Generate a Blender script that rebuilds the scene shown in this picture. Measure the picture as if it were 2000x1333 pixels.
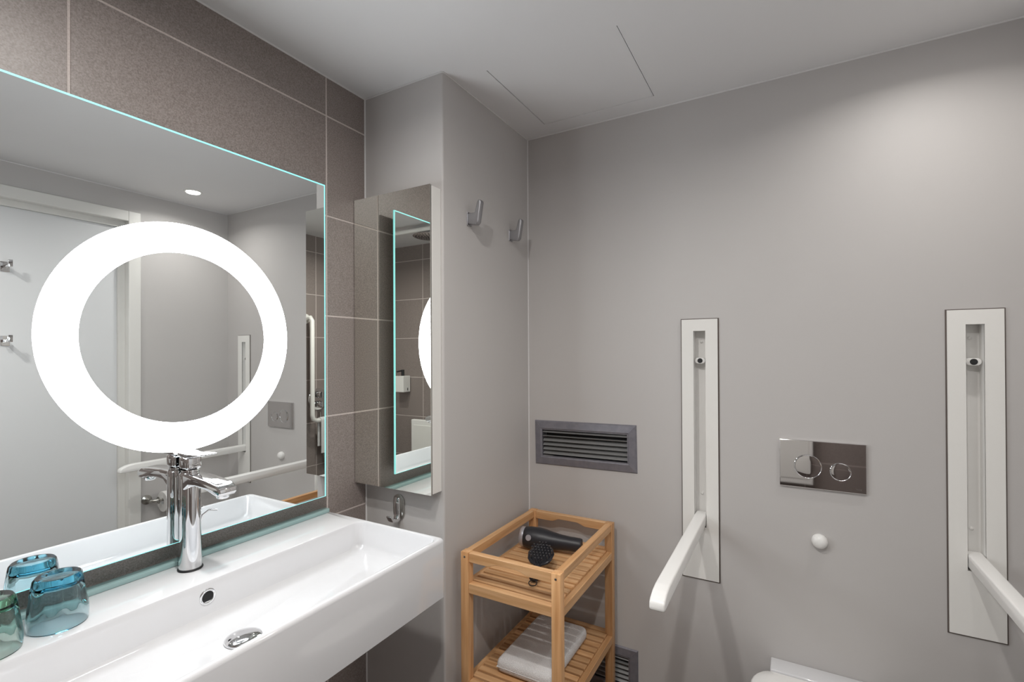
import bpy, bmesh, math, random
from mathutils import Vector, Matrix
random.seed(4)
PI = math.pi
scene = bpy.context.scene
for o in list(bpy.data.objects):
    bpy.data.objects.remove(o)
col = scene.collection

# ------------------------------------------------------------------ camera
H = 1.38                       # lens height above the floor; the camera stands at x=0, y=0
YAW, PITCH, ROLL, FPX, CY = 0.51746, 0.00442, 0.00474, 947.0157, 684.114
fw = Vector((-math.sin(YAW)*math.cos(PITCH), math.cos(YAW)*math.cos(PITCH), math.sin(PITCH)))
rt = Vector((math.cos(YAW), math.sin(YAW), 0)); up = rt.cross(fw)
R_ = rt*math.cos(ROLL) - up*math.sin(ROLL); U_ = rt*math.sin(ROLL) + up*math.cos(ROLL)
cd = bpy.data.cameras.new('camera'); cam = bpy.data.objects.new('camera', cd); col.objects.link(cam)
m3 = Matrix((R_, U_, -fw)).transposed()
cam.matrix_world = Matrix.Translation((0, 0, H)) @ m3.to_4x4()
cd.sensor_width = 36; cd.lens = FPX/2000*36; cd.shift_y = (CY-666.5)/2000; cd.clip_start = .01
scene.camera = cam

# ------------------------------------------------------------------ world, exposure, light levels
w = bpy.data.worlds.new('world'); scene.world = w; w.use_nodes = True
w.node_tree.nodes['Background'].inputs[0].default_value = (.5, .5, .5, 1)
w.node_tree.nodes['Background'].inputs[1].default_value = .2
vs = scene.view_settings
vs.view_transform = 'Standard'; vs.look = 'None'; vs.exposure = 0.48; vs.gamma = 1; vs.use_curve_mapping = False
RING = 15.0                     # luminous ring of the mirror
SPOT = (1.42, 5.6, 5.9)        # watts: over the toilet, over the basin, added fill in the middle of the room

# ------------------------------------------------------------------ room measures
XL, XR = -1.209, .589          # tiled mirror wall, door wall
XC = -.888                     # side of the boxed-in column
YC, YB, YS = 1.150, 1.691, -.70  # column front, toilet wall, shower wall
ZC = H + .837                  # ceiling
TP, TW, ZG, YG = .303, .6045, H+.7185, .996
ZB = H - .472                  # basin rim

# ------------------------------------------------------------------ materials
def mat(name, base, rough=.5, metal=0, **k):
    m = bpy.data.materials.new(name); m.use_nodes = True
    p = m.node_tree.nodes['Principled BSDF']
    p.inputs['Base Color'].default_value = (*base, 1); p.inputs['Roughness'].default_value = rough
    p.inputs['Metallic'].default_value = metal
    for a, b in k.items(): p.inputs[a.replace('_', ' ')].default_value = b
    return m
def nodes(m):
    return m.node_tree.nodes, m.node_tree.links, m.node_tree.nodes['Principled BSDF']
def noisy(m, scale, c0, c1, lo=.35, hi=.65, detail=3, bump=0, bscale=None, bdist=.001, coord='Object', stretch=None, rnd=False, vary=0):
    N, K, p = nodes(m)
    tc = N.new('ShaderNodeTexCoord'); src = tc.outputs[coord]
    if rnd:
        oi = N.new('ShaderNodeObjectInfo'); vm = N.new('ShaderNodeVectorMath'); vm.operation = 'MULTIPLY_ADD'
        cx = N.new('ShaderNodeCombineXYZ')
        for i in range(3): K.new(oi.outputs['Random'], cx.inputs[i])
        vm.inputs[1].default_value = (7, 13, 5)
        K.new(cx.outputs[0], vm.inputs[0]); K.new(src, vm.inputs[2]); src = vm.outputs[0]
    if stretch:
        mp = N.new('ShaderNodeMapping'); mp.inputs['Scale'].default_value = stretch
        K.new(src, mp.inputs[0]); src = mp.outputs[0]
    t = N.new('ShaderNodeTexNoise'); t.inputs['Scale'].default_value = scale; t.inputs['Detail'].default_value = detail
    K.new(src, t.inputs['Vector'])
    r = N.new('ShaderNodeValToRGB'); r.color_ramp.elements[0].position = lo; r.color_ramp.elements[1].position = hi
    r.color_ramp.elements[0].color = (*c0, 1); r.color_ramp.elements[1].color = (*c1, 1)
    K.new(t.outputs[0], r.inputs[0])
    if vary:
        oi2 = N.new('ShaderNodeObjectInfo'); mr = N.new('ShaderNodeMapRange'); hs = N.new('ShaderNodeHueSaturation')
        mr.inputs['To Min'].default_value = 1-vary; mr.inputs['To Max'].default_value = 1+vary
        K.new(oi2.outputs['Random'], mr.inputs['Value']); K.new(mr.outputs[0], hs.inputs['Value']); K.new(r.outputs[0], hs.inputs['Color']); K.new(hs.outputs[0], p.inputs['Base Color'])
    else:
        K.new(r.outputs[0], p.inputs['Base Color'])
    if bump:
        b = N.new('ShaderNodeBump'); b.inputs['Strength'].default_value = bump; b.inputs['Distance'].default_value = bdist
        t2 = t
        if bscale:
            t2 = N.new('ShaderNodeTexNoise'); t2.inputs['Scale'].default_value = bscale; K.new(src, t2.inputs['Vector'])
        K.new(t2.outputs[0], b.inputs['Height']); K.new(b.outputs[0], p.inputs['Normal'])
    return m
def emit(name, c, s):
    m = mat(name, c, .5); p = nodes(m)[2]
    p.inputs['Emission Color'].default_value = (*c, 1); p.inputs['Emission Strength'].default_value = s
    return m

M = {}
M['paint'] = noisy(mat('warm_grey_wall_paint', (.5, .48, .47), .55), 1.7, (.545, .525, .515), (.565, .545, .533), bump=.06, bscale=260, bdist=.0006)
M['ceiling'] = noisy(mat('ceiling_paint', (.6, .59, .59), .7), 1.5, (.76, .755, .76), (.79, .785, .79), bump=.05, bscale=220, bdist=.0006)
M['caulk'] = mat('caulk', (.74, .73, .73), .4)
M['grout'] = noisy(mat('grout', (.55, .49, .46), .9), 300, (.56, .49, .465), (.66, .59, .56))
M['tile'] = noisy(mat('brown_grey_porcelain_tile', (.15, .12, .11), .42), 330, (.195, .162, .150), (.35, .300, .280), .30, .72, detail=4, bump=.12, bdist=.0005, rnd=True)
M['floor'] = noisy(mat('dark_floor_tile', (.1, .085, .08), .5), 260, (.16, .14, .13), (.22, .195, .18))
M['white_lacquer'] = mat('white_lacquer', (.86, .85, .82), .3)
M['white_plastic'] = mat('white_plastic', (.88, .87, .85), .3)
M['door_paint'] = mat('door_paint', (.74, .75, .76), .4)
M['frame_paint'] = mat('frame_paint', (.78, .77, .74), .35)
M['ceramic'] = mat('white_glazed_ceramic', (.70, .70, .715), .08, Coat_Weight=.5, Coat_Roughness=.03)
M['chrome'] = mat('chrome', (.82, .82, .83), .05, 1)
M['chrome_dark'] = mat('chrome_plate', (.66, .64, .635), .03, 1)
M['bronze_gap'] = mat('dark_metal_edge', (.20, .17, .155), .3, .8)
M['nickel'] = mat('brushed_nickel', (.50, .49, .46), .28, 1)
M['hook_grey'] = mat('satin_grey_metal', (.42, .42, .44), .35, .85)
M['alu'] = noisy(mat('grey_anodised_aluminium', (.24, .235, .25), .45, .4), 60, (.215, .21, .24), (.25, .245, .275))
M['alu_slat'] = mat('grey_grille_slat', (.30, .30, .30), .45, .3)
M['black'] = mat('black_void', (.012, .012, .013), .8)
M['dark_gap'] = mat('dark_gap', (.07, .055, .05), .6)
M['rubber'] = mat('black_rubber', (.02, .02, .022), .45)
M['dryer'] = mat('soft_touch_black', (.022, .022, .027), .42)
M['brush'] = mat('glossy_black_plastic', (.012, .012, .016), .22)
M['bristle'] = mat('bristle_tip', (.05, .05, .055), .12, Coat_Weight=1.0)
M['silver'] = mat('silver_plastic', (.55, .55, .60), .3, .6)
M['mirror'] = mat('silvered_mirror', (.92, .945, .945), .0, 1)
M['mirror_warm'] = mat('silvered_cabinet_mirror', (.84, .845, .80), .0, 1)
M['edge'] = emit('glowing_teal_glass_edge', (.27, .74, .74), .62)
M['ring'] = emit('ring_diffuser', (.91, .965, 1), RING)
M['lens'] = emit('downlight_lens', (1, .97, .93), 25)
M['towel'] = noisy(mat('white_terry', (.80, .79, .79), .95), 420, (.70, .69, .69), (.86, .85, .85), bump=.7, bdist=.004)
M['paper'] = mat('toilet_paper', (.82, .80, .78), .95)
M['wood'] = noisy(mat('oiled_birch', (.5, .26, .1), .4), 9, (.58, .30, .125), (.82, .52, .28), .3, .72, detail=6, bump=.05, bdist=.0004, stretch=(.55, 9, 9), rnd=True, vary=.2)
M['wood_y'] = noisy(mat('oiled_birch_side', (.5, .26, .1), .4), 9, (.57, .29, .12), (.78, .48, .245), .3, .72, detail=6, bump=.05, bdist=.0004, stretch=(9, .55, 9), rnd=True, vary=.2)
M['wood_z'] = noisy(mat('oiled_birch_post', (.5, .26, .1), .4), 9, (.58, .29, .12), (.80, .48, .24), .3, .72, detail=6, bump=.05, bdist=.0004, stretch=(9, 9, .55), rnd=True, vary=.2)
def glassy(name, c, absorb, dens, rough=0.0):
    m = mat(name, c, rough, Transmission_Weight=1.0, IOR=1.48)
    N, K, p = nodes(m)
    va = N.new('ShaderNodeVolumeAbsorption'); va.inputs['Color'].default_value = (*absorb, 1); va.inputs['Density'].default_value = dens
    K.new(va.outputs[0], N['Material Output'].inputs['Volume'])
    return m
M['glass_blue'] = glassy('turquoise_glass', (.93, .99, 1), (.03, .74, .92), 30)
M['glass_green'] = glassy('green_glass', (.95, 1, .975), (.22, .72, .52), 26)
M['shelf_glass'] = mat('frosted_teal_glass', (.50, .70, .70), .12, Transmission_Weight=.35, IOR=1.4)

# ------------------------------------------------------------------ mesh helpers
def box(bm, x0, x1, y0, y1, z0, z1, bev=0, seg=2):
    x0, x1 = min(x0, x1), max(x0, x1); y0, y1 = min(y0, y1), max(y0, y1); z0, z1 = min(z0, z1), max(z0, z1)
    v = [bm.verts.new(p) for p in ((x0,y0,z0),(x1,y0,z0),(x1,y1,z0),(x0,y1,z0),(x0,y0,z1),(x1,y0,z1),(x1,y1,z1),(x0,y1,z1))]
    fs = [bm.faces.new([v[i] for i in f]) for f in ((0,3,2,1),(4,5,6,7),(0,1,5,4),(1,2,6,5),(2,3,7,6),(3,0,4,7))]
    if bev:
        es = {e for f in fs for e in f.edges}
        bmesh.ops.bevel(bm, geom=list(es), offset=bev, segments=seg, profile=.5, affect='EDGES')
    return bm
def Box(*a, **k): return box(bmesh.new(), *a, **k)
AX = {'z': lambda a, b, c: (a, b, c), 'x': lambda a, b, c: (c, a, b), 'y': lambda a, b, c: (b, c, a)}
def lathe(bm, prof, c=(0, 0, 0), axis='z', n=32, mod=None, closed=False):
    """prof = list of (r, h) along the axis"""
    rings = []
    for i, (r, h) in enumerate(prof):
        if r < 1e-6:
            p = AX[axis](0, 0, h); rings.append([bm.verts.new((p[0]+c[0], p[1]+c[1], p[2]+c[2]))]); continue
        ring = []
        for k in range(n):
            a = 2*PI*k/n; rr = r*(mod(i, a) if mod else 1)
            p = AX[axis](rr*math.cos(a), rr*math.sin(a), h)
            ring.append(bm.verts.new((p[0]+c[0], p[1]+c[1], p[2]+c[2])))
        rings.append(ring)
    pairs = list(zip(rings, rings[1:])) + ([(rings[-1], rings[0])] if closed else [])
    for a, b in pairs:
        for k in range(n):
            k2 = (k+1) % n
            q = [a[k % len(a)], a[k2 % len(a)], b[k2 % len(b)], b[k % len(b)]]
            u = []
            for x in q:
                if x not in u: u.append(x)
            if len(u) > 2:
                try: bm.faces.new(u)
                except ValueError: pass
    return bm
def tube(bm, pts, r, n=12, cap=True):
    pts = [Vector(p) for p in pts]; rs = r if isinstance(r, (list, tuple)) else [r]*len(pts)
    rings = []; prev = None
    for i, p in enumerate(pts):
        d = (pts[min(i+1, len(pts)-1)] - pts[max(i-1, 0)]).normalized()
        if prev is None:
            a = Vector((0, 0, 1)) if abs(d.z) < .9 else Vector((1, 0, 0)); s = d.cross(a).normalized()
        else:
            s = (prev - d*prev.dot(d)).normalized()
        prev = s; t = d.cross(s)
        rings.append([bm.verts.new(p + (s*math.cos(2*PI*k/n) + t*math.sin(2*PI*k/n))*rs[i]) for k in range(n)])
    for a, b in zip(rings, rings[1:]):
        for k in range(n): bm.faces.new((a[k], a[(k+1) % n], b[(k+1) % n], b[k]))
    if cap: bm.faces.new(rings[0][::-1]); bm.faces.new(rings[-1])
    return bm
def prism(bm, poly, d0, d1, plane='xz', bev=0, seg=2):
    """extrude a polygon given in a plane along the remaining axis"""
    def P(a, b, d): return {'xz': (a, d, b), 'xy': (a, b, d), 'yz': (d, a, b)}[plane]
    A = [bm.verts.new(P(a, b, d0)) for a, b in poly]; B = [bm.verts.new(P(a, b, d1)) for a, b in poly]
    fs = [bm.faces.new(A), bm.faces.new(B[::-1])]
    for i in range(len(poly)):
        j = (i+1) % len(poly); fs.append(bm.faces.new((A[i], B[i], B[j], A[j])))
    bmesh.ops.recalc_face_normals(bm, faces=fs)
    if bev:
        bmesh.ops.bevel(bm, geom=list({e for f in fs for e in f.edges}), offset=bev, segments=seg, profile=.5, affect='EDGES')
    return bm
def rrect(x0, x1, y0, y1, r, k=6):
    out = []
    for cx, cy, a0 in ((x1-r, y1-r, 0), (x0+r, y1-r, PI/2), (x0+r, y0+r, PI), (x1-r, y0+r, 1.5*PI)):
        for i in range(k+1):
            a = a0 + PI/2*i/k; out.append((cx+r*math.cos(a), cy+r*math.sin(a)))
    return out
def loops(bm, ls, cap0=True, cap1=True):
    rings = [[bm.verts.new(p) for p in l] for l in ls]; n = len(rings[0])
    for a, b in zip(rings, rings[1:]):
        for k in range(n): bm.faces.new((a[k], a[(k+1) % n], b[(k+1) % n], b[k]))
    if cap0: bm.faces.new(rings[0][::-1])
    if cap1: bm.faces.new(rings[-1])
    return bm
def thing(name, loc, label, cat, group=None):
    o = bpy.data.objects.new(name, None); col.objects.link(o); o.location = loc; o.empty_display_size = .05
    o['label'] = label; o['category'] = cat
    if group: o['group'] = group
    return o
def obj(name, bm, m, parent=None, smooth=None, local=False, label=None):
    """link the bmesh as one mesh object; world coordinates unless local"""
    bmesh.ops.recalc_face_normals(bm, faces=bm.faces[:])
    if parent and not local:
        off = parent.location.copy()
        if parent.parent: off += parent.parent.location
        bmesh.ops.translate(bm, verts=bm.verts[:], vec=-off)
    me = bpy.data.meshes.new(name); bm.to_mesh(me); bm.free()
    me.materials.append(M[m] if isinstance(m, str) else m)
    o = bpy.data.objects.new(name, me); col.objects.link(o)
    if parent: o.parent = parent
    if smooth is not None:
        for f in me.polygons: f.use_smooth = True
        try: me.set_sharp_from_angle(angle=math.radians(smooth))
        except Exception: pass
    if label: o['label'] = label
    return o
def tag(o, label, cat, group=None):
    o['label'] = label; o['category'] = cat
    if group: o['group'] = group
    return o
def struct(o, label=None):
    o['kind'] = 'structure'
    if label: o['label'] = label
    return o
def copy_tree(o, parent=None):
    c = o.copy(); col.objects.link(c)
    if parent: c.parent = parent
    for ch in list(o.children): copy_tree(ch, c)
    return c
def cells(bm, us, vs_, holes, mk):
    """boxes for every cell of a grid that is not a hole; mk(u0,u1,v0,v1)"""
    us = sorted(set(us)); vs_ = sorted(set(vs_))
    for a, b in zip(us, us[1:]):
        for c, d in zip(vs_, vs_[1:]):
            mu, mv = (a+b)/2, (c+d)/2
            if any(h[0] < mu < h[1] and h[2] < mv < h[3] for h in holes): continue
            mk(a, b, c, d)
    return bm

# ================================================================== THE ROOM
struct(obj('floor', Box(XL-.1, XR+.12, YS-.1, YB+.12, -.1, 0), 'floor'), 'dark tiled bathroom floor')
# ceiling with the opening of the access panel
PX0, PX1, PY0, PY1 = -.7735, -.3755, 1.213, 1.609
bm = bmesh.new()
cells(bm, [XL-.1, PX0, PX1, XR+.12], [YS-.1, PY0, PY1, YB+.12], [(PX0, PX1, PY0, PY1)], lambda a, b, c, d: box(bm, a, b, c, d, ZC, ZC+.06))
struct(obj('ceiling', bm, 'ceiling'), 'pale grey painted ceiling')
bm = bmesh.new(); box(bm, PX0-.02, PX1+.02, PY0-.02, PY1+.02, ZC+.0605, ZC+.08)
struct(obj('ceiling_void', bm, 'black'))
tag(obj('access_panel', Box(PX0+.0022, PX1-.0025, PY0+.0012, PY1-.0010, ZC+.0012, ZC+.02), 'ceiling'),
    'square flush access panel in the ceiling with thin dark gap', 'access panel')

# toilet wall with openings for the two grab-rail units and the two grilles
RAILX = (-.2525, .4215)
RZ0, RZ1 = H-.744, H+.105
GR = [(-.660, H-.346), (-.660, H-1.130)]
holes = [(x-.021, x+.021, H-.595, H+.071) for x in RAILX] + [(gx-.170, gx+.170, gz-.052, gz+.052) for gx, gz in GR]
bm = bmesh.new()
us = [XC, XR+.12]; vz = [0, ZC]
for h in holes: us += [h[0], h[1]]; vz += [h[2], h[3]]
cells(bm, us, vz, holes, lambda a, b, c, d: box(bm, a, b, YB, YB+.12, c, d))
struct(obj('wall_back', bm, 'paint'), 'warm grey painted wall behind the toilet')

# boxed column in the corner
bm = Box(XL-.1, XC, YC, YB+.12, 0, ZC)
es = [e for e in bm.edges if all(abs(v.co.x-XC) < 1e-4 and abs(v.co.y-YC) < 1e-4 for v in e.verts)]
bmesh.ops.bevel(bm, geom=es, offset=.006, segments=4, profile=.5, affect='EDGES')
struct(obj('wall_column', bm, 'paint', smooth=40), 'boxed-in grey painted column beside the mirror wall')

# tiled walls: grout bed plus every tile a mesh of its own
tile_cache = {}
def tile_piece(wall, org, u0, u1, z0, z1, face, sgn, axis):
    """face = coordinate of the tile front on axis; sgn = direction the tile faces"""
    g = .0024; u0 += g; u1 -= g; z0 += g; z1 -= g
    key = (round(u1-u0, 4), round(z1-z0, 4), axis, sgn)
    if key not in tile_cache:
        b = bmesh.new(); hu, hz = (u1-u0)/2, (z1-z0)/2
        if axis == 'x': box(b, -sgn*.006, 0, -hu, hu, -hz, hz)
        else: box(b, -hu, hu, -sgn*.006, 0, -hz, hz)
        es = [e for e in b.edges if all(abs((v.co.x if axis == 'x' else v.co.y)) < 1e-6 for v in e.verts)]
        bmesh.ops.bevel(b, geom=es, offset=.0007, segments=1, affect='EDGES')
        bmesh.ops.recalc_face_normals(b, faces=b.faces[:])
        me = bpy.data.meshes.new('tile'); b.to_mesh(me); b.free(); me.materials.append(M['tile']); tile_cache[key] = me
    o = bpy.data.objects.new('tile', tile_cache[key]); col.objects.link(o); o.parent = wall
    c = ((face, (u0+u1)/2, (z0+z1)/2) if axis == 'x' else ((u0+u1)/2, face, (z0+z1)/2))
    o.location = c
def tiles(wall, ua, ub, ug, face, sgn, axis, holes=()):
    zs = [ZC] + [ZG-k*TP for k in range(8) if 0 < ZG-k*TP < ZC] + [0]; zs = sorted(zs)
    k0 = math.floor((ua-ug)/TW); us = [ua] + [ug+k*TW for k in range(k0, k0+8) if ua+.01 < ug+k*TW < ub-.01] + [ub]
    for a, b in zip(us, us[1:]):
        for c, d in zip(zs, zs[1:]): tile_piece(wall, None, a, b, c, d, face, sgn, axis)
wl = struct(obj('wall_left', Box(XL-.1, XL-.0010, YS-.1, YC+.005, 0, ZC), 'grout'), 'brown-grey tiled wall behind mirror and basin')
tiles(wl, YS, YC, YG, XL, 1, 'x')
wr_ = struct(obj('wall_rear', Box(XL-.1, XR+.12, YS-.1, YS-.0010, 0, ZC), 'grout'), 'brown-grey tiled shower wall')
tiles(wr_, XL, XR, .10, YS, 1, 'y')
# door wall: painted part with the door opening, tiled shower part
DY0, DY1, DZ = .36, 1.182, H+.680
bm = bmesh.new()
cells(bm, [.235, DY0, DY1, YB+.12], [0, DZ, ZC], [(DY0, DY1, 0, DZ)], lambda a, b, c, d: box(bm, XR, XR+.12, a, b, c, d))
struct(obj('wall_right', bm, 'paint'), 'painted wall with the white door')
ws = struct(obj('wall_shower', Box(XR+.0010, XR+.12, YS-.1, .235, 0, ZC), 'grout'), 'brown-grey tiled wall beside the shower')
tiles(ws, YS, .235, -.116, XR, -1, 'x')
# door
d1 = bpy.data.objects.new('door_1', None); col.objects.link(d1); d1.location = (XR, (DY0+DY1)/2, 0); struct(d1, 'white flush door in a white frame')
obj('door_leaf', Box(XR+.045, XR+.085, DY0+.03, DY1-.03, .008, DZ-.03, bev=.002), 'door_paint', d1)
obj('door_stop', Box(XR+.03, XR+.1, DY1-.03, DY1-.0005, 0, DZ-.001), 'frame_paint', d1)
obj('door_stop', Box(XR+.03, XR+.1, DY0+.0005, DY0+.03, 0, DZ-.001), 'frame_paint', d1)
obj('door_head', Box(XR+.03, XR+.1, DY0+.03, DY1-.03, DZ-.03, DZ-.001), 'frame_paint', d1)
obj('architrave', Box(XR-.014, XR+.03, DY1-.002, DY1+.052, 0, DZ+.05, bev=.003), 'frame_paint', d1)
obj('architrave', Box(XR-.014, XR+.03, DY0-.052, DY0+.002, 0, DZ+.05, bev=.003), 'frame_paint', d1)
obj('architrave', Box(XR-.014, XR+.03, DY0+.002, DY1-.002, DZ-.002, DZ+.05, bev=.003), 'frame_paint', d1)
# thin caulk beads in the joints
def bead(i, a, b):
    struct(obj('trim_%d' % i, tube(bmesh.new(), [a, b], .0032, 6), 'caulk', smooth=60), 'thin pale caulk line in a room joint')
e = .0005
bead(1, (XL+e, YS, ZC-e), (XL+e, YC, ZC-e)); bead(2, (XL, YC-e, ZC-e), (XC, YC-e, ZC-e))
bead(3, (XC+e, YC, ZC-e), (XC+e, YB, ZC-e)); bead(4, (XC, YB-e, ZC-e), (XR, YB-e, ZC-e))
bead(5, (XC+e, YB-e, 0), (XC+e, YB-e, ZC)); bead(6, (XL+e, YC-e, 0), (XL+e, YC-e, ZC)); bead(7, (XR-e, .24, ZC-e), (XR-e, YB, ZC-e))

# ================================================================== DOWNLIGHTS, THE MIDDLE ONE ADDED AS FILL
def downlight(x, y, watts, label, spread=115):
    t = thing('downlight', (x, y, ZC), label, 'ceiling light', 'recessed downlights')
    b = bmesh.new(); lathe(b, [(.028, .012), (.030, -.001), (.036, -.005), (.041, -.003), (.042, .0), (.042, .0)][:5] , (0, 0, 0), 'z', 32)
    obj('trim_ring', b, 'white_lacquer', t, 60, local=True)
    b = bmesh.new(); lathe(b, [(0, -.0006), (.0295, -.0006), (.0295, -.0001), (0, -.0001)], (0, 0, 0), 'z', 24)
    obj('lens', b, 'lens', t, local=True)
    ld = bpy.data.lights.new('downlight_lamp', 'AREA'); ld.shape = 'DISK'; ld.size = .058; ld.energy = watts; ld.spread = math.radians(spread)
    ld.color = (1, .97, .93)
    lo = bpy.data.objects.new('downlight_lamp', ld); col.objects.link(lo); lo.parent = t; lo.location = (0, 0, -.007)
downlight(.325, 1.36, SPOT[0], 'small round recessed ceiling downlight near the toilet wall', 150)
downlight(-.540, .430, SPOT[1], 'small round recessed ceiling downlight above the basin', 168)
downlight(-.040, .120, SPOT[2], 'unseen fill downlight added in the ceiling in the middle of the room', 160)  # no known fitting here: added to light the back wall from the front

# ================================================================== MIRROR
XM = -1.170
MY0, MY1, MZ0, MZ1 = .205, .958, H-.416, H+.490
RY, RZ, RO, RI = .580, H+.036, .2525, .188
t = thing('wall_mirror', (XM, (MY0+MY1)/2, MZ0), 'large frameless wall mirror with a glowing white light ring', 'mirror')
obj('backing_box', Box(XL+.0005, XM-.0055, MY0+.045, MY1-.045, MZ0+.045, MZ1-.045), 'white_lacquer', t)
obj('mirror_pane', Box(XM-.005, XM, MY0+.0004, MY1-.0004, MZ0+.0004, MZ1-.0004), 'mirror', t)
ew = .0034
def edge_frame():
    b = bmesh.new()
    o_ = [(MY0, MZ0), (MY1, MZ0), (MY1, MZ1), (MY0, MZ1)]
    i_ = [(MY0+ew, MZ0+ew*.35), (MY1-ew, MZ0+ew*.35), (MY1-ew, MZ1-ew*1.1), (MY0+ew, MZ1-ew*1.1)]
    A = [b.verts.new((XM+.0003, *p)) for p in o_]; B = [b.verts.new((XM+.0003, *p)) for p in i_]; C = [b.verts.new((XM-.0055, *p)) for p in o_]
    for k in range(4):
        j = (k+1) % 4; b.faces.new((A[k], A[j], B[j], B[k])); b.faces.new((A[k], C[k], C[j], A[j]))
    return b
obj('glass_edge', edge_frame(), 'edge', t, label='teal glowing glass edge')
b = bmesh.new()
lathe(b, [(RI, 0), (RI, .0008), (RO, .0008), (RO, 0)], (XM+.0001, RY, RZ), 'x', 128, closed=True)
obj('light_ring', b, 'ring', t, label='bright white circular light')

# ================================================================== MIRROR CABINET
CX0, CX1, CYF, CZ0, CZ1 = XL+.0015, -.897, 1.101, H-.414, H+.489
t = thing('mirror_cabinet', ((CX0+CX1)/2, YC, CZ0), 'shallow white cabinet with a tall mirrored door on the column', 'cabinet')
obj('body', Box(CX0+.003, CX1, CYF+.007, YC-.0005, CZ0+.002, CZ1-.002, bev=.001), 'white_lacquer', t)
obj('mirror_door', Box(CX0+.0008, CX1-.0006, CYF, CYF+.0045, CZ0, CZ1), 'mirror_warm', t, label='mirrored door')
obj('door_backing', Box(CX0+.001, CX1-.0008, CYF+.0046, CYF+.0068, CZ0+.0005, CZ1-.0005), 'dark_gap', t)
obj('reflection_strip', Box(CX0+.0002, CX0+.0007, CYF+.001, CYF+.04, CZ0+.0006, CZ0+.09), 'white_lacquer', t)  # white strip stands in for a reflection at the lower left edge

# ================================================================== WASHBASIN
BY0, BY1, BX1 = .165, .990, -.760
BX0 = XL+.0012
t = thing('washbasin', ((BX0+BX1)/2, (BY0+BY1)/2, ZB-.15), 'long white rectangular ceramic washbasin on the tiled wall', 'washbasin')
def L(x0, x1, y0, y1, r, z): return [(x, y, z) for x, y in rrect(x0, x1, y0, y1, r, 6)]
IX0, IX1, IY0, IY1 = -1.050, BX1-.016, BY0+.016, BY1-.016
dcx, dcy, dz = -.945, .575, ZB-.096
ls = [L(BX0, BX1-.004, BY0+.004, BY1-.004, .010, ZB-.150), L(BX0, BX1, BY0, BY1, .012, ZB-.146), L(BX0, BX1, BY0, BY1, .012, ZB-.008),
      L(BX0, BX1-.0012, BY0+.0012, BY1-.0012, .012, ZB-.004), L(BX0, BX1-.004, BY0+.004, BY1-.004, .012, ZB-.001), L(BX0, BX1-.007, BY0+.007, BY1-.007, .012, ZB),
      L(IX0-.006, IX1+.005, IY0-.005, IY1+.005, .026, ZB), L(IX0-.002, IX1+.002, IY0-.002, IY1+.002, .026, ZB-.0015), L(IX0, IX1, IY0, IY1, .026, ZB-.006),
      L(IX0+.003, IX1-.006, IY0+.006, IY1-.008, .028, ZB-.056), L(IX0+.006, IX1-.010, IY0+.010, IY1-.014, .030, ZB-.067), L(IX0+.016, IX1-.020, IY0+.020, IY1-.026, .034, ZB-.074),
      L(IX0+.035, IX1-.04, IY0+.06, IY1-.06, .03, ZB-.078), L(dcx-.034, dcx+.034, dcy-.034, dcy+.034, .033, dz-.001)]
obj('basin', loops(bmesh.new(), ls), 'ceramic', t, 38)
b = bmesh.new(); lathe(b, [(.034, 0), (.0345, .002), (.033, .0045), (.026, .008), (.014, .0105), (0, .0112)], (dcx, dcy, dz), 'z', 40)
obj('drain_plug', b, 'chrome', t, 60, label='domed chrome drain plug')
b = bmesh.new(); lathe(b, [(.0112, 0), (.0112, .0018), (.0125, .0030), (.0158, .0028), (.0168, .001), (.0168, 0)], (IX0+.0008, .562, ZB-.032), 'x', 32)
obj('overflow_ring', b, 'chrome', t, 60, label='chrome overflow ring')
b = bmesh.new(); lathe(b, [(0, 0), (.0118, 0), (.0118, .0012), (0, .0012)], (IX0+.0009, .562, ZB-.032), 'x', 24)
obj('overflow_hole', b, 'black', t)
# strip of teal glass resting on the ledge against the tiles
b = bmesh.new(); prism(b, rrect(XL+.001, XL+.027, BY0+.01, .985, .008, 4), ZB+.0005, ZB+.0105, 'xy', bev=.0012)
tag(obj('glass_shelf', b, 'shelf_glass', smooth=50), 'narrow teal glass strip along the back of the washbasin', 'glass shelf')

# ================================================================== FAUCET
fx, fy = -1.144, .577
t = thing('basin_faucet', (fx, fy, ZB), 'tall chrome single-lever faucet on the washbasin ledge', 'faucet')
b = bmesh.new(); lathe(b, [(0, .0002), (.0235, .0002), (.0245, .002), (.0235, .0045), (0, .0045)], (fx, fy, ZB), 'z', 32)
obj('base_gasket', b, 'rubber', t, 50)
b = bmesh.new(); lathe(b, [(0, .0046), (.0222, .0046), (.0220, .010), (.0214, .03), (.0206, .08), (.0202, .14), (.0200, .196), (.0198, .208), (.018, .2135), (0, .2138)], (fx, fy, ZB), 'z', 40)
obj('body', b, 'chrome', t, 35)
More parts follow.
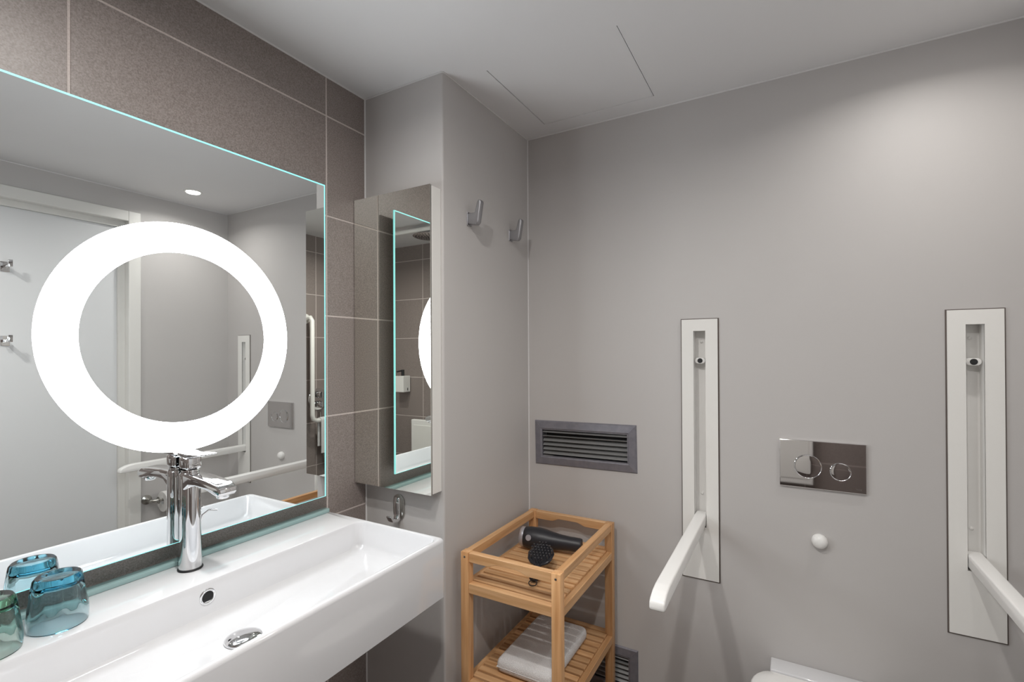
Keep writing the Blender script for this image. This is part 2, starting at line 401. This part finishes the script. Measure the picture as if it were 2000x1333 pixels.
# spout: side profile swept across its width, narrowing a little
z0 = ZB
sp = [(-1.150, z0+.152), (-1.135, z0+.176), (-1.118, z0+.188), (-1.09, z0+.1905), (-1.05, z0+.188), (-1.020, z0+.181), (-1.006, z0+.179), (-.998, z0+.187),
      (-1.001, z0+.197), (-1.016, z0+.2045), (-1.05, z0+.2085), (-1.10, z0+.2115), (-1.142, z0+.2125), (-1.158, z0+.2115), (-1.158, z0+.152)]
b = bmesh.new(); prism(b, sp, fy-.0185, fy+.0185, 'xz', bev=.0035, seg=3)
obj('spout', b, 'chrome', t, 50)
b = bmesh.new(); lathe(b, [(0, -.004), (.0105, -.004), (.0125, -.001), (.0125, .006), (0, .006)], (-1.019, fy, z0+.177), 'z', 24)
obj('aerator', b, 'chrome', t, 50)
b = bmesh.new(); lathe(b, [(0, .2140), (.0172, .2140), (.0172, .2185), (0, .2185)], (fx, fy, ZB), 'z', 32)
obj('neck_ring', b, 'chrome', t, 40)
b = Box(fx-.0175, fx+.0185, fy-.0165, fy+.0165, ZB+.2190, ZB+.2480, bev=.006, seg=3)
hd = obj('lever', b, 'chrome', t, 40)
b = bmesh.new(); prism(b, [(fx-.021, z0+.2483), (fx+.02, z0+.2483), (fx+.072, z0+.2555), (fx+.073, z0+.2585), (fx+.02, z0+.2560), (fx-.018, z0+.2565)], fy-.0175, fy+.0175, 'xz', bev=.0012)
obj('lever_plate', b, 'chrome', hd, 45)
b = bmesh.new(); tube(b, [(fx-.018, fy+.030, z0-.0+.0005), (fx-.018, fy+.030, z0+.085), (fx-.016, fy+.034, z0+.105), (fx-.008, fy+.044, z0+.115), (fx+.004, fy+.056, z0+.1135)], .0022, 10)
obj('lift_rod', b, 'chrome', t, 60)

# ================================================================== GLASSES
def tumbler(x, y, m, label, rot):
    b = bmesh.new()
    outer = [(.0400, 0), (.0412, .004), (.0415, .014), (.0412, .024), (.0402, .031), (.0395, .034), (.0382, .042), (.0366, .056), (.0350, .068), (.0338, .077), (.0325, .083), (.0300, .0866), (.0255, .0872), (.018, .0852), (0, .0842)]
    inner = [(0, .070), (.020, .0695), (.0270, .067), (.0298, .060), (.0322, .046), (.0343, .036), (.0368, .030), (.0385, .022), (.0388, .010), (.0385, .001)]
    prof = outer + inner
    def mod(i, a):
        if 5 <= i <= 10: return 1 + .05*abs(math.cos(4.5*a)) - .032
        return 1
    lathe(b, prof, (0, 0, 0), 'z', 72, mod, closed=True)
    o = obj('drinking_glass', b, m, smooth=28); o.location = (x, y, ZB+.0006); o.rotation_euler.z = rot
    tag(o, label, 'drinking glass', 'upturned glasses on the basin ledge')
    return o
tumbler(-1.112, .345, 'glass_blue', 'turquoise blue fluted glass standing upside down on the basin ledge', .2)
tumbler(-1.098, .2545, 'glass_green', 'green fluted glass standing upside down at the left picture edge', .5)

# ================================================================== HOOKS
def wall_hook(x, y, z, label):
    t = thing('coat_hook', (x, y, z), label, 'hook', 'grey coat hooks on the column')
    b = bmesh.new(); prism(b, [(.0004, .003), (.033, -.004), (.041, .004), (.052, .066), (.050, .073), (.043, .075), (.038, .070), (.028, .036), (.0004, .036)], -.0105, .0105, 'xz', bev=.0035, seg=3)
    obj('hook_arm', b, 'hook_grey', t, 45, local=True)
    b = Box(.0003, .003, -.013, .013, -.002, .041, bev=.001); obj('wall_plate', b, 'hook_grey', t, local=True)
    return t
wall_hook(XC, 1.284, H+.408, 'satin grey coat hook on the column, nearer the mirror cabinet')
wall_hook(XC, 1.552, H+.411, 'satin grey coat hook on the column, nearer the corner')
# chrome robe hook below the cabinet
t = thing('robe_hook', (-1.064, YC, H-.482), 'small chrome robe hook below the mirror cabinet', 'hook')
b = bmesh.new(); prism(b, rrect(-1.086, -1.042, H-.522, H-.444, .021, 8), YC-.005, YC-.0004, 'xz', bev=.0015); obj('back_plate', b, 'nickel', t, 40)
b = bmesh.new(); prism(b, [(YC-.005, H-.455), (YC-.012, H-.452), (YC-.015, H-.47), (YC-.013, H-.505), (YC-.018, H-.516), (YC-.034, H-.513), (YC-.046, H-.500), (YC-.050, H-.503), (YC-.040, H-.521), (YC-.016, H-.527), (YC-.005, H-.522)], -1.074, -1.054, 'yz', bev=.0022, seg=2)
obj('hook_prong', b, 'chrome', t, 45)
# hooks on the door, seen in the mirror
def door_hook(z, label):
    xd = XR+.045
    t = thing('door_hook', (xd, .745, z), label, 'hook', 'chrome hooks on the door')
    obj('rosette', Box(xd-.004, xd-.0004, .73, .76, z-.022, z+.022, bev=.001), 'chrome', t)
    b = bmesh.new(); prism(b, [(xd-.0045, z-.006), (xd-.072, z-.006), (xd-.072, z+.024), (xd-.062, z+.024), (xd-.062, z+.005), (xd-.0045, z+.005)], .738, .752, 'xz', bev=.001)
    obj('hook_prong', b, 'chrome', t, 40)
door_hook(H+.385, 'upper of the two chrome hooks on the door, seen in the mirror')
door_hook(H+.060, 'lower of the two chrome hooks on the door, seen in the mirror')

# ================================================================== VENT GRILLES
def grille(gx, gz, rot, label):
    t = thing('vent_grille', (gx, YB, gz), label, 'vent grille', 'grey vent grilles')
    hw, hh, iw, ih = .199, .0845, .166, .050
    b = bmesh.new()
    fr = [((-hw, -hh), (hw, -hh), (hw, hh), (-hw, hh)), ((-hw+.004, -hh+.004), (hw-.004, -hh+.004), (hw-.004, hh-.004), (-hw+.004, hh-.004)), ((-iw-.006, -ih-.006), (iw+.006, -ih-.006), (iw+.006, ih+.006), (-iw-.006, ih+.006)), ((-iw-.003, -ih-.003), (iw+.003, -ih-.003), (iw+.003, ih+.003), (-iw-.003, ih+.003)), ((-iw, -ih), (iw, -ih), (iw, ih), (-iw, ih)), ((-iw, -ih), (iw, -ih), (iw, ih), (-iw, ih))]
    ys = (-.0004, -.006, -.009, -.0065, -.0065, .03)
    loops(b, [[(x, y, z) for x, z in l] for l, y in zip(fr, ys)], False, False)
    obj('frame', b, 'alu', t, local=True)
    obj('dark_duct', Box(-iw+.001, iw-.001, .0299, .031, -ih+.001, ih-.001), 'black', t, local=True)
    n = 6
    me = None
    for k in range(n):
        z = -ih + .0125 + k*(2*ih-.018)/(n-1)
        b = bmesh.new(); prism(b, [(-.004, -.0048), (-.0028, -.0058), (.014, .0052), (.0128, .0062)], -iw+.0012, iw-.0012, 'yz')
        if me is None:
            s = obj('slat', b, 'alu_slat', t, local=True); me = s.data
        else:
            b.free(); s = bpy.data.objects.new('slat', me); col.objects.link(s); s.parent = t
        s.location = (0, 0, z)
        s.rotation_euler.x = -.55 if k in (4,) else (.1 if k in (0,) else 0)
    t.rotation_euler.y = -rot
grille(GR[0][0], GR[0][1], math.radians(.9), 'grey louvred vent grille on the wall right of the column')
grille(GR[1][0], GR[1][1], 0, 'lower grey louvred vent grille behind the wooden trolley')

# ================================================================== FOLD-DOWN GRAB RAILS
def rail(x, label):
    t = thing('grab_rail', (x, YB, RZ0), label, 'grab rail', 'fold-down grab rails beside the toilet')
    hw = .0555; z1 = RZ1-RZ0; s0, s1 = (H-.575)-RZ0, (H+.067)-RZ0; sw = .0185
    b = bmesh.new()
    cells(b, [-hw, -sw, sw, hw], [0, s0, s1, z1], [(-sw, sw, s0, s1)], lambda a, c, d, e_: box(b, a, c, -.007, -.0025, d, e_))
    bmesh.ops.remove_doubles(b, verts=b.verts[:], dist=1e-5)
    obj('cover_panel', b, 'white_lacquer', t, local=True)
    b = bmesh.new(); cells(b, [-hw-.003, -sw, sw, hw+.0035], [-.0045, s0, s1, z1+.0025], [(-sw, sw, s0, s1)], lambda a, c, d, e_: box(b, a, c, -.0024, -.0002, d, e_))
    obj('shadow_gap_frame', b, 'bronze_gap', t, local=True)
    b = bmesh.new()
    for bx in ((-sw-.002, -sw, -.002, .038, s0-.002, s1+.002), (sw, sw+.002, -.002, .038, s0-.002, s1+.002), (-sw, sw, -.002, .038, s1, s1+.002), (-sw, sw, -.002, .038, s0-.002, s0), (-sw-.002, sw+.002, .0382, .040, s0-.002, s1+.002)): box(b, *bx)
    obj('recess', b, 'white_plastic', t, local=True)
    # latch bracket near the top of the slot
    zz = (H-.031)-RZ0
    b = bmesh.new(); prism(b, rrect(-.0155, .0155, zz-.0095, zz+.0095, .009, 6), .006, .0375, 'xz', bev=.001)
    l = obj('latch', b, 'white_plastic', t, 50, local=True)
    b = bmesh.new(); lathe(b, [(0, .0053), (.0080, .0053), (.0080, .0059), (0, .0059)], (0, 0, zz), 'y', 24); obj('latch_pad', b, 'rubber', l, local=True)
    for zq in (s0+.10, s1-.035):
        b = bmesh.new(); lathe(b, [(.0045, .038), (.0045, .0355), (.003, .034), (0, .0335)], (0, 0, zq), 'y', 16); obj('screw_cap', b, 'white_plastic', t, 50, local=True)
    # the arm
    za, zb = (H-.532)-RZ0, (H-.568)-RZ0
    ye = -.616
    prof = [(.036, zb), (.036, za-.008), (.030, za-.001), (.02, za), (ye+.060, za), (ye+.032, za-.0035), (ye+.012, za-.011), (ye+.003, za-.018), (ye, zb+.004), (ye+.004, zb)]
    b = bmesh.new(); prism(b, prof, -.0172, .0172, 'yz', bev=.0045, seg=3)
    obj('arm', b, 'white_plastic', t, 40, local=True)
    return t
rail(RAILX[0], 'white fold-down grab rail on the wall between vent grille and flush plate')
rail(RAILX[1], 'white fold-down grab rail at the right picture edge')

# ================================================================== FLUSH PLATE, DOOR STOP, TOILET
t = thing('flush_plate', (.083, YB, H-.337), 'chrome dual-button flush plate above the toilet', 'flush plate')
b = Box(-.024, .1905, YB-.010, YB-.0004, H-.407, H-.267, bev=.0012); obj('plate', b, 'chrome_dark', t)
for nm, cx, cz, r in (('large_button', .0485, H-.343, .0355), ('small_button', .129, H-.350, .0262)):
    b = bmesh.new(); lathe(b, [(0, -.0112), (r*.5, -.0112-.0004), (r-.0035, -.0111), (r-.003, -.0102), (0, -.0102)], (cx, YB, cz), 'y', 48)
    k = obj(nm, b, 'chrome_dark', t, 30)
    b = bmesh.new(); lathe(b, [(r-.0028, -.0102), (r-.0022, -.0118), (r-.0008, -.0122), (r, -.0102)], (cx, YB, cz), 'y', 48)
    obj('button_rim', b, 'chrome', k, 60)
cu = bpy.data.curves.new('maker_mark', 'FONT'); cu.body = 'TECE'; cu.size = .0062; cu.extrude = .0001
tmp = bpy.data.objects.new('maker_mark_text', cu); col.objects.link(tmp)
me = bpy.data.meshes.new_from_object(tmp.evaluated_get(bpy.context.evaluated_depsgraph_get())); bpy.data.objects.remove(tmp)
me.materials.append(M['nickel']); mk = bpy.data.objects.new('maker_mark', me); col.objects.link(mk); mk.parent = t
mk.rotation_euler = (PI/2, 0, 0); mk.location = (.165-.083, -.0102, H-.398-(H-.337))
b = bmesh.new(); lathe(b, [(.0200, -.0003), (.0208, -.006), (.0200, -.013), (.0165, -.0195), (.0095, -.0235), (0, -.0245)], (.077, YB, H-.560), 'y', 32)
tag(obj('door_stop_knob', b, 'white_plastic', smooth=60), 'round white knob on the wall below the flush plate', 'wall knob')
t = thing('toilet', (.083, YB, 0), 'white wall-hung toilet below the flush plate', 'toilet')
zt = H-.939
def Dshape(hw, yb, yf, n=14, cx=.083):
    rb = [(hw-.050+.050*math.sin(q), yb-.085+.085*math.cos(q)) for q in [PI/2*i/6 for i in range(7)]]
    o_ = [(cx-x, y) for x, y in rb]
    for k in range(1, n+1):
        a = PI - PI*k/n; o_.append((cx+hw*math.cos(a), yf+.235 - .235*math.sin(a)))
    return o_[:-1] + [(cx+x, y) for x, y in rb[::-1]]
def Dl(hw, yb, yf, z): return [(x, y, z) for x, y in Dshape(hw, yb, yf)]
b = bmesh.new(); loops(b, [Dl(.11, YB-.02, 1.36, zt-.33), Dl(.135, YB-.01, 1.28, zt-.26), Dl(.165, YB-.005, 1.19, zt-.12), Dl(.178, YB-.005, 1.15, zt-.06), Dl(.176, YB-.005, 1.15, zt-.046)])
obj('bowl', b, 'ceramic', t, 50)
obj('rear_block', Box(-.052, .218, YB-.068, YB-.0005, zt-.055, zt, bev=.004, seg=3), 'ceramic', t, 40)
b = bmesh.new(); loops(b, [Dl(.176, YB-.072, 1.148, zt-.044), Dl(.180, YB-.070, 1.145, zt-.040), Dl(.180, YB-.070, 1.145, zt-.028), Dl(.177, YB-.072, 1.147, zt-.025)])
obj('seat', b, 'white_plastic', t, 50)
b = bmesh.new(); loops(b, [Dl(.179, YB-.071, 1.146, zt-.024), Dl(.183, YB-.069, 1.142, zt-.020), Dl(.183, YB-.069, 1.142, zt-.010), Dl(.178, YB-.071, 1.146, zt-.005), Dl(.15, YB-.085, 1.17, zt-.002)])
obj('lid', b, 'white_plastic', t, 50)

# ================================================================== WOODEN TROLLEY
TX0, TX1, TY0, TY1, TZ = -.8625, -.535, 1.196, 1.664, H-.600
t = thing('shelf_trolley', ((TX0+TX1)/2, (TY0+TY1)/2, 0), 'narrow light wood shelf trolley in the corner by the column', 'trolley')
P = .0275
pm = None
for x in (TX0, TX1-P):
    for y in (TY0, TY1-P):
        b = Box(x, x+P, y, y+P, .0005, TZ, bev=.0018, seg=2); obj('post', b, 'wood_z', t, 40)
bh = .029
def handle_rail(y, nm):
    xs0, xs1 = TX0+P+.0003, TX1-P-.0003; n = 40; bot = []
    for k in range(n+1):
        f = k/n
        def sm(a, b_, x): x = min(1, max(0, (x-a)/(b_-a))); return x*x*(3-2*x)
        lift = .0105*(sm(.24, .36, f) - sm(.60, .74, f)); bot.append((xs0+(xs1-xs0)*f, TZ-bh+lift))
    poly = bot + [(xs1, TZ-.001), (xs0, TZ-.001)]
    b = bmesh.new(); prism(b, poly, y, y+.020, 'xz', bev=.0012, seg=1); obj('handle_rail', b, 'wood', t, 30)
handle_rail(TY0+.003, 'front'); handle_rail(TY1-.023, 'back')
for x in (TX0+.003, TX1-.024):
    obj('top_side_rail', Box(x, x+.021, TY0+P+.0003, TY1-P-.0003, TZ-.026, TZ-.001, bev=.0012), 'wood_y', t)
def shelf(zs):
    for x in (TX0+.001, TX1-.019):
        obj('side_beam', Box(x, x+.018, TY0+P+.0003, TY1-P-.0003, zs-.032, zs-.006, bev=.0012), 'wood_y', t)
    for y in (TY0+.001, TY1-.023):
        obj('end_beam', Box(TX0+P+.0003, TX1-P-.0003, y, y+.022, zs-.029, zs, bev=.0015), 'wood', t)
    n = 13; y0, y1 = TY0+.0275, TY1-.0275; p = (y1-y0)/n; me = None
    for k in range(n):
        if me is None:
            s = obj('slat', Box(-(TX1-TX0)/2+.0195, (TX1-TX0)/2-.0195, -p/2+.0046, p/2-.0046, -.011, 0, bev=.0012), 'wood', t, local=True); me = s.data
        else:
            s = bpy.data.objects.new('slat', me); col.objects.link(s); s.parent = t
        s.location = (0, y0+p*(k+.5)-(TY0+TY1)/2, zs-.001)
    # ledges that carry the slats
    for x in (TX0+.0195, TX1-.0300):
        obj('slat_ledge', Box(x, x+.0105, TY0+.024, TY1-.024, zs-.030, zs-.0125), 'wood_y', t)
S1, S2, S3 = H-.692, H-.983, .16
for z in (S1, S2, S3): shelf(z)
for x in (TX0+P/2, TX1-P/2):
    for z in (TZ-.0145,):
        b = bmesh.new(); lathe(b, [(0, -.0008), (.002, -.0012), (.0035, -.0004), (.0035, .001)], (x, TY0, z), 'y', 12); obj('screw', b, 'nickel', t, 50)

# ================================================================== HAIR DRYER, BRUSH, TOWEL
zs = S1-.001
t = thing('hair_dryer', (-.72, 1.525, zs), 'black hair dryer with a silver end on the upper trolley shelf', 'hair dryer')
ax = Vector((.98, .17, -.03)).normalized()
def along(prof, o0, d, n=28, sq=1.0):
    """round body along an arbitrary axis"""
    b = bmesh.new(); d = d.normalized(); s = d.cross(Vector((0, 0, 1))).normalized(); u = s.cross(d)
    ls = []
    for h, r in prof:
        c = o0 + d*h; ls.append([tuple(c + s*r*math.cos(2*PI*k/n) + u*r*sq*math.sin(2*PI*k/n)) for k in range(n)])
    return loops(b, ls)
o0 = Vector((-.822, 1.512, zs+.0410))
obj('barrel', along([(.008, .031), (.012, .0345), (.03, .0372), (.06, .0378), (.085, .0352), (.11, .030), (.14, .0255), (.17, .0235), (.205, .0232), (.212, .021), (.213, .012)], o0, ax), 'dryer', t, 50)
obj('intake_ring', along([(-.003, .027), (-.004, .0305), (-.002, .0328), (.006, .0338), (.0105, .0335), (.0105, .028)], o0, ax), 'silver', t, 50)
obj('intake_mesh', along([(-.0025, .0265), (-.0008, .0265)], o0, ax), 'rubber', t)
ha = Vector((.72, -.66, -.03))
obj('handle', along([(0, .017), (.03, .0165), (.07, .0155), (.1, .0160), (.112, .0145), (.115, .008)], o0 + ax*.055 + Vector((0, -.02, -.0195)), ha, sq=.95), 'dryer', t, 50)
obj('switch_panel', along([(0, .010), (.002, .010)], o0 + ax*.038 + Vector((.002, -.0355, .012)), Vector((.1, -1, .35)), 20), 'silver', t)
t = thing('hair_brush', (-.68, 1.37, zs), 'black vent hairbrush with bristles up on the upper trolley shelf', 'hair brush')
ba = Vector((-.664, 1.290, zs+.012)); bb = Vector((-.702, 1.438, zs+.060)); bd = (bb-ba).normalized()
bs = bd.cross(Vector((0, 0, 1))).normalized(); bu = bs.cross(bd)
def slab(prof, th):
    b = bmesh.new(); ls = []
    n = 16
    for h, wd in prof:
        c = ba + bd*h; ls.append([tuple(c + bs*wd*math.cos(2*PI*k/n) + bu*th*min(1, wd/.01)*math.sin(2*PI*k/n)) for k in range(n)])
    return loops(b, ls)
Lb = (bb-ba).length
obj('head', slab([(Lb-.098, .011), (Lb-.090, .026), (Lb-.072, .038), (Lb-.042, .0425), (Lb-.018, .034), (Lb-.005, .022), (Lb, .009)], .0055), 'brush', t, 50)
obj('handle', slab([(0, .009), (.004, .0145), (.03, .0145), (.07, .0095), (Lb-.094, .012)], .0075), 'brush', t, 50)
for i in range(7):
    for j in range(-3, 4):
        h = Lb-.084+i*.0124; off = j*.0102 + (.005 if i % 2 else 0)
        if (off/.037)**2 + ((h-(Lb-.047))/.046)**2 > .95: continue
        c = ba + bd*h + bs*off + bu*.0045
        b = bmesh.new(); tube(b, [c, c+bu*.010, c+bu*.012], [.0016, .0013, .0024], 6); obj('bristle', b, 'bristle', t)
b = bmesh.new(); tube(b, [ba + bs*math.cos(a)*.012 - bd*(.011+.012*math.sin(a)) for a in [i*2*PI/20 for i in range(21)]], .0016, 6, False)
obj('hanging_loop', b, 'rubber', t, 60)
# folded towel on the lower shelf
def towel_mesh(x0, x1, y0, y1, z0, hh, layers=2):
    b = bmesh.new()
    for k in range(layers):
        th = hh/layers; za = z0 + k*th
        box(b, x0+.002*k, x1-.002*k, y0+.002*k, y1, za+.0004, za+th-.0004, bev=th*.42, seg=4)
    return b
t = thing('folded_towel', (-.69, 1.415, S2), 'folded white terry towel on the lower trolley shelf', 'towel')
o = obj('towel_fold', towel_mesh(-.787, -.600, 1.268, 1.572, S2-.0005, .046, 1), 'towel', t, 60)
o = obj('towel_layer', Box(-.782, -.604, 1.2668, 1.55, S2+.020, S2+.0225, bev=.001), 'towel', t)

# ================================================================== SHOWER CORNER, SEEN ONLY IN THE MIRRORS
t = thing('soap_dispenser', (.26, YS, H-.25), 'white square soap dispenser with dark pump on the shower tiles', 'soap dispenser')
obj('container', Box(.222, .304, YS+.006, YS+.086, H-.305, H-.180, bev=.004), 'white_plastic', t)
obj('bracket', Box(.235, .29, YS+.0004, YS+.0058, H-.29, H-.19), 'chrome', t)
obj('level_window', Box(.2195, .2218, YS+.036, YS+.042, H-.292, H-.272), 'rubber', t)
b = bmesh.new(); tube(b, [(.263, YS+.046, H-.179), (.263, YS+.046, H-.132)], .012, 12); obj('pump', b, 'rubber', t, 50)
b = bmesh.new(); tube(b, [(.263, YS+.046, H-.138), (.263, YS+.11, H-.146)], .006, 10); obj('nozzle', b, 'rubber', t, 50)
t = thing('rain_shower', (-.24, -.38, ZC-.04), 'round chrome rain shower head under the ceiling', 'shower head')
b = bmesh.new(); lathe(b, [(0, .001), (.012, .001), (.012, .0385), (.03, .0385), (.03, .0398), (0, .0398)], (-.24, -.38, ZC-.04), 'z', 24); obj('ceiling_arm', b, 'chrome', t, 40)
b = bmesh.new(); lathe(b, [(0, -.012), (.115, -.012), (.12, -.009), (.12, -.006), (.03, 0), (0, 0)], (-.24, -.38, ZC-.04), 'z', 48); obj('rose', b, 'chrome', t, 40)
for i in range(1, 6):
    for k in range(i*6):
        a = 2*PI*k/(i*6); b = bmesh.new(); lathe(b, [(.0028, -.0125), (.002, -.0148), (0, -.0148)], (-.24+.02*i*math.cos(a), -.38+.02*i*math.sin(a), ZC-.04), 'z', 6); obj('spray_nozzle', b, 'rubber', t)
b = bmesh.new(); tube(b, [(XL+.001, -.215, ZC-.045), (XR-.001, -.215, ZC-.045)], .0135, 16)
tag(obj('curtain_rail', b, 'white_lacquer', smooth=60), 'white shower curtain rail just below the ceiling', 'curtain rail')
t = thing('folding_bench', (-.04, YS, H-.94), 'white shower seat folded up against the tiled wall', 'shower seat')
obj('seat_panel', Box(-.225, .147, YS+.05, YS+.085, H-.94, H-.505, bev=.006), 'white_plastic', t)
obj('seat_front', Box(-.20, .122, YS+.0852, YS+.089, H-.90, H-.545, bev=.0015), 'white_lacquer', t)
for x in (-.16, .08): obj('hinge', Box(x-.02, x+.02, YS+.0004, YS+.0498, H-.92, H-.84, bev=.002), 'chrome', t)
t = thing('shower_mixer', (XR, -.125, H-.33), 'round chrome shower mixer on the tiles', 'shower mixer')
b = bmesh.new(); lathe(b, [(0, -.0004), (.075, -.0004), (.078, -.004), (.075, -.009), (0, -.011)], (XR, -.125, H-.33), 'x', 40); obj('escutcheon', b, 'chrome', t, 40)
for dz_ in (.034, -.034):
    b = bmesh.new(); lathe(b, [(0, -.050), (.020, -.050), (.0225, -.046), (.0225, -.0115), (0, -.0115)], (XR, -.125, H-.33+dz_), 'x', 28); k = obj('knob', b, 'chrome', t, 40)
    obj('grip', Box(XR-.062, XR-.0502, -.131, -.119, H-.33+dz_-.022, H-.33+dz_+.022, bev=.002), 'chrome', k)
b = bmesh.new()
pth = [(XR-.002, -.028, H+.24), (XR-.055, -.028, H+.246), (XR-.072, -.028, H+.225), (XR-.072, -.028, H-.43), (XR-.072, -.034, H-.458), (XR-.072, -.06, H-.471), (XR-.072, -.58, H-.471), (XR-.06, -.605, H-.471), (XR-.002, -.61, H-.471)]
tube(b, pth, .0155, 14)
t = thing('shower_grab_bar', (XR, -.3, H-.47), 'white angled grab bar on the shower tiles', 'grab bar')
obj('bar', b, 'white_lacquer', t, 60)
for yy, zz in ((-.028, H+.24), (-.61, H-.471)):
    b = bmesh.new(); lathe(b, [(0, -.0004), (.034, -.0004), (.034, -.006), (.016, -.010), (0, -.010)], (XR, yy, zz), 'x', 28); obj('flange', b, 'white_lacquer', t, 40)
b = bmesh.new()
n = 16; sec = []
for k in range(n+1):
    a = PI*k/n; sec.append((XR-.072-.022*math.cos(a)*-1, H-.471+.022*math.sin(a)))
pol = [(XR-.047, H-.66)] + [(x, z) for x, z in sec] + [(XR-.097, H-.70)]
pol = [(XR-.0505, H-.655)] + [(XR-.072+.0215*math.cos(PI*k/n), H-.471+.0215*math.sin(PI*k/n)) for k in range(n+1)] + [(XR-.0935, H-.70)]
inn = [(XR-.0890, H-.70)] + [(XR-.072+.0170*math.cos(PI-PI*k/n), H-.471+.0170*math.sin(PI-PI*k/n)) for k in range(n+1)] + [(XR-.055, H-.655)]
prism(b, pol+inn, -.36, -.085, 'xz')
tag(obj('hanging_towel', b, 'towel', smooth=40), 'white towel hanging over the shower grab bar', 'towel')
b = bmesh.new(); tube(b, [(XR-.025, -.13, H-.42), (XR-.03, -.135, H-.62), (XR-.035, -.16, H-.78), (XR-.035, -.22, H-.84), (XR-.03, -.30, H-.80)], .0075, 10)
tag(obj('shower_hose', b, 'nickel', smooth=60), 'grey metal shower hose hanging below the mixer', 'hose')
# toilet paper on the door wall
t = thing('paper_holder', (XR, 1.26, H-.77), 'chrome toilet paper holder on the door wall, seen in the mirror', 'paper holder')
b = bmesh.new(); lathe(b, [(0, -.0004), (.024, -.0004), (.024, -.006), (.012, -.012), (.010, -.045), (0, -.045)], (XR, 1.262, H-.765), 'x', 28); obj('wall_mount', b, 'nickel', t, 40)
b = bmesh.new(); tube(b, [(XR-.045, 1.262, H-.765), (XR-.062, 1.268, H-.765), (XR-.068, 1.285, H-.765), (XR-.068, 1.43, H-.765)], .0075, 12); obj('spindle', b, 'nickel', t, 60)
b = bmesh.new(); lathe(b, [(.0105, 0), (.018, 0), (.018, .001), (.018, .001)][:3], (XR-.068, 1.287, H-.765), 'y', 24); obj('collar', b, 'nickel', t)
b = bmesh.new(); lathe(b, [(.020, 0), (.052, 0), (.053, .002), (.053, .098), (.052, .1), (.020, .1)], (XR-.068, 1.305, H-.777), 'y', 40, closed=True)
tag(obj('toilet_paper_roll', b, 'paper', smooth=40), 'roll of white toilet paper on the chrome holder, seen in the mirror', 'toilet paper')
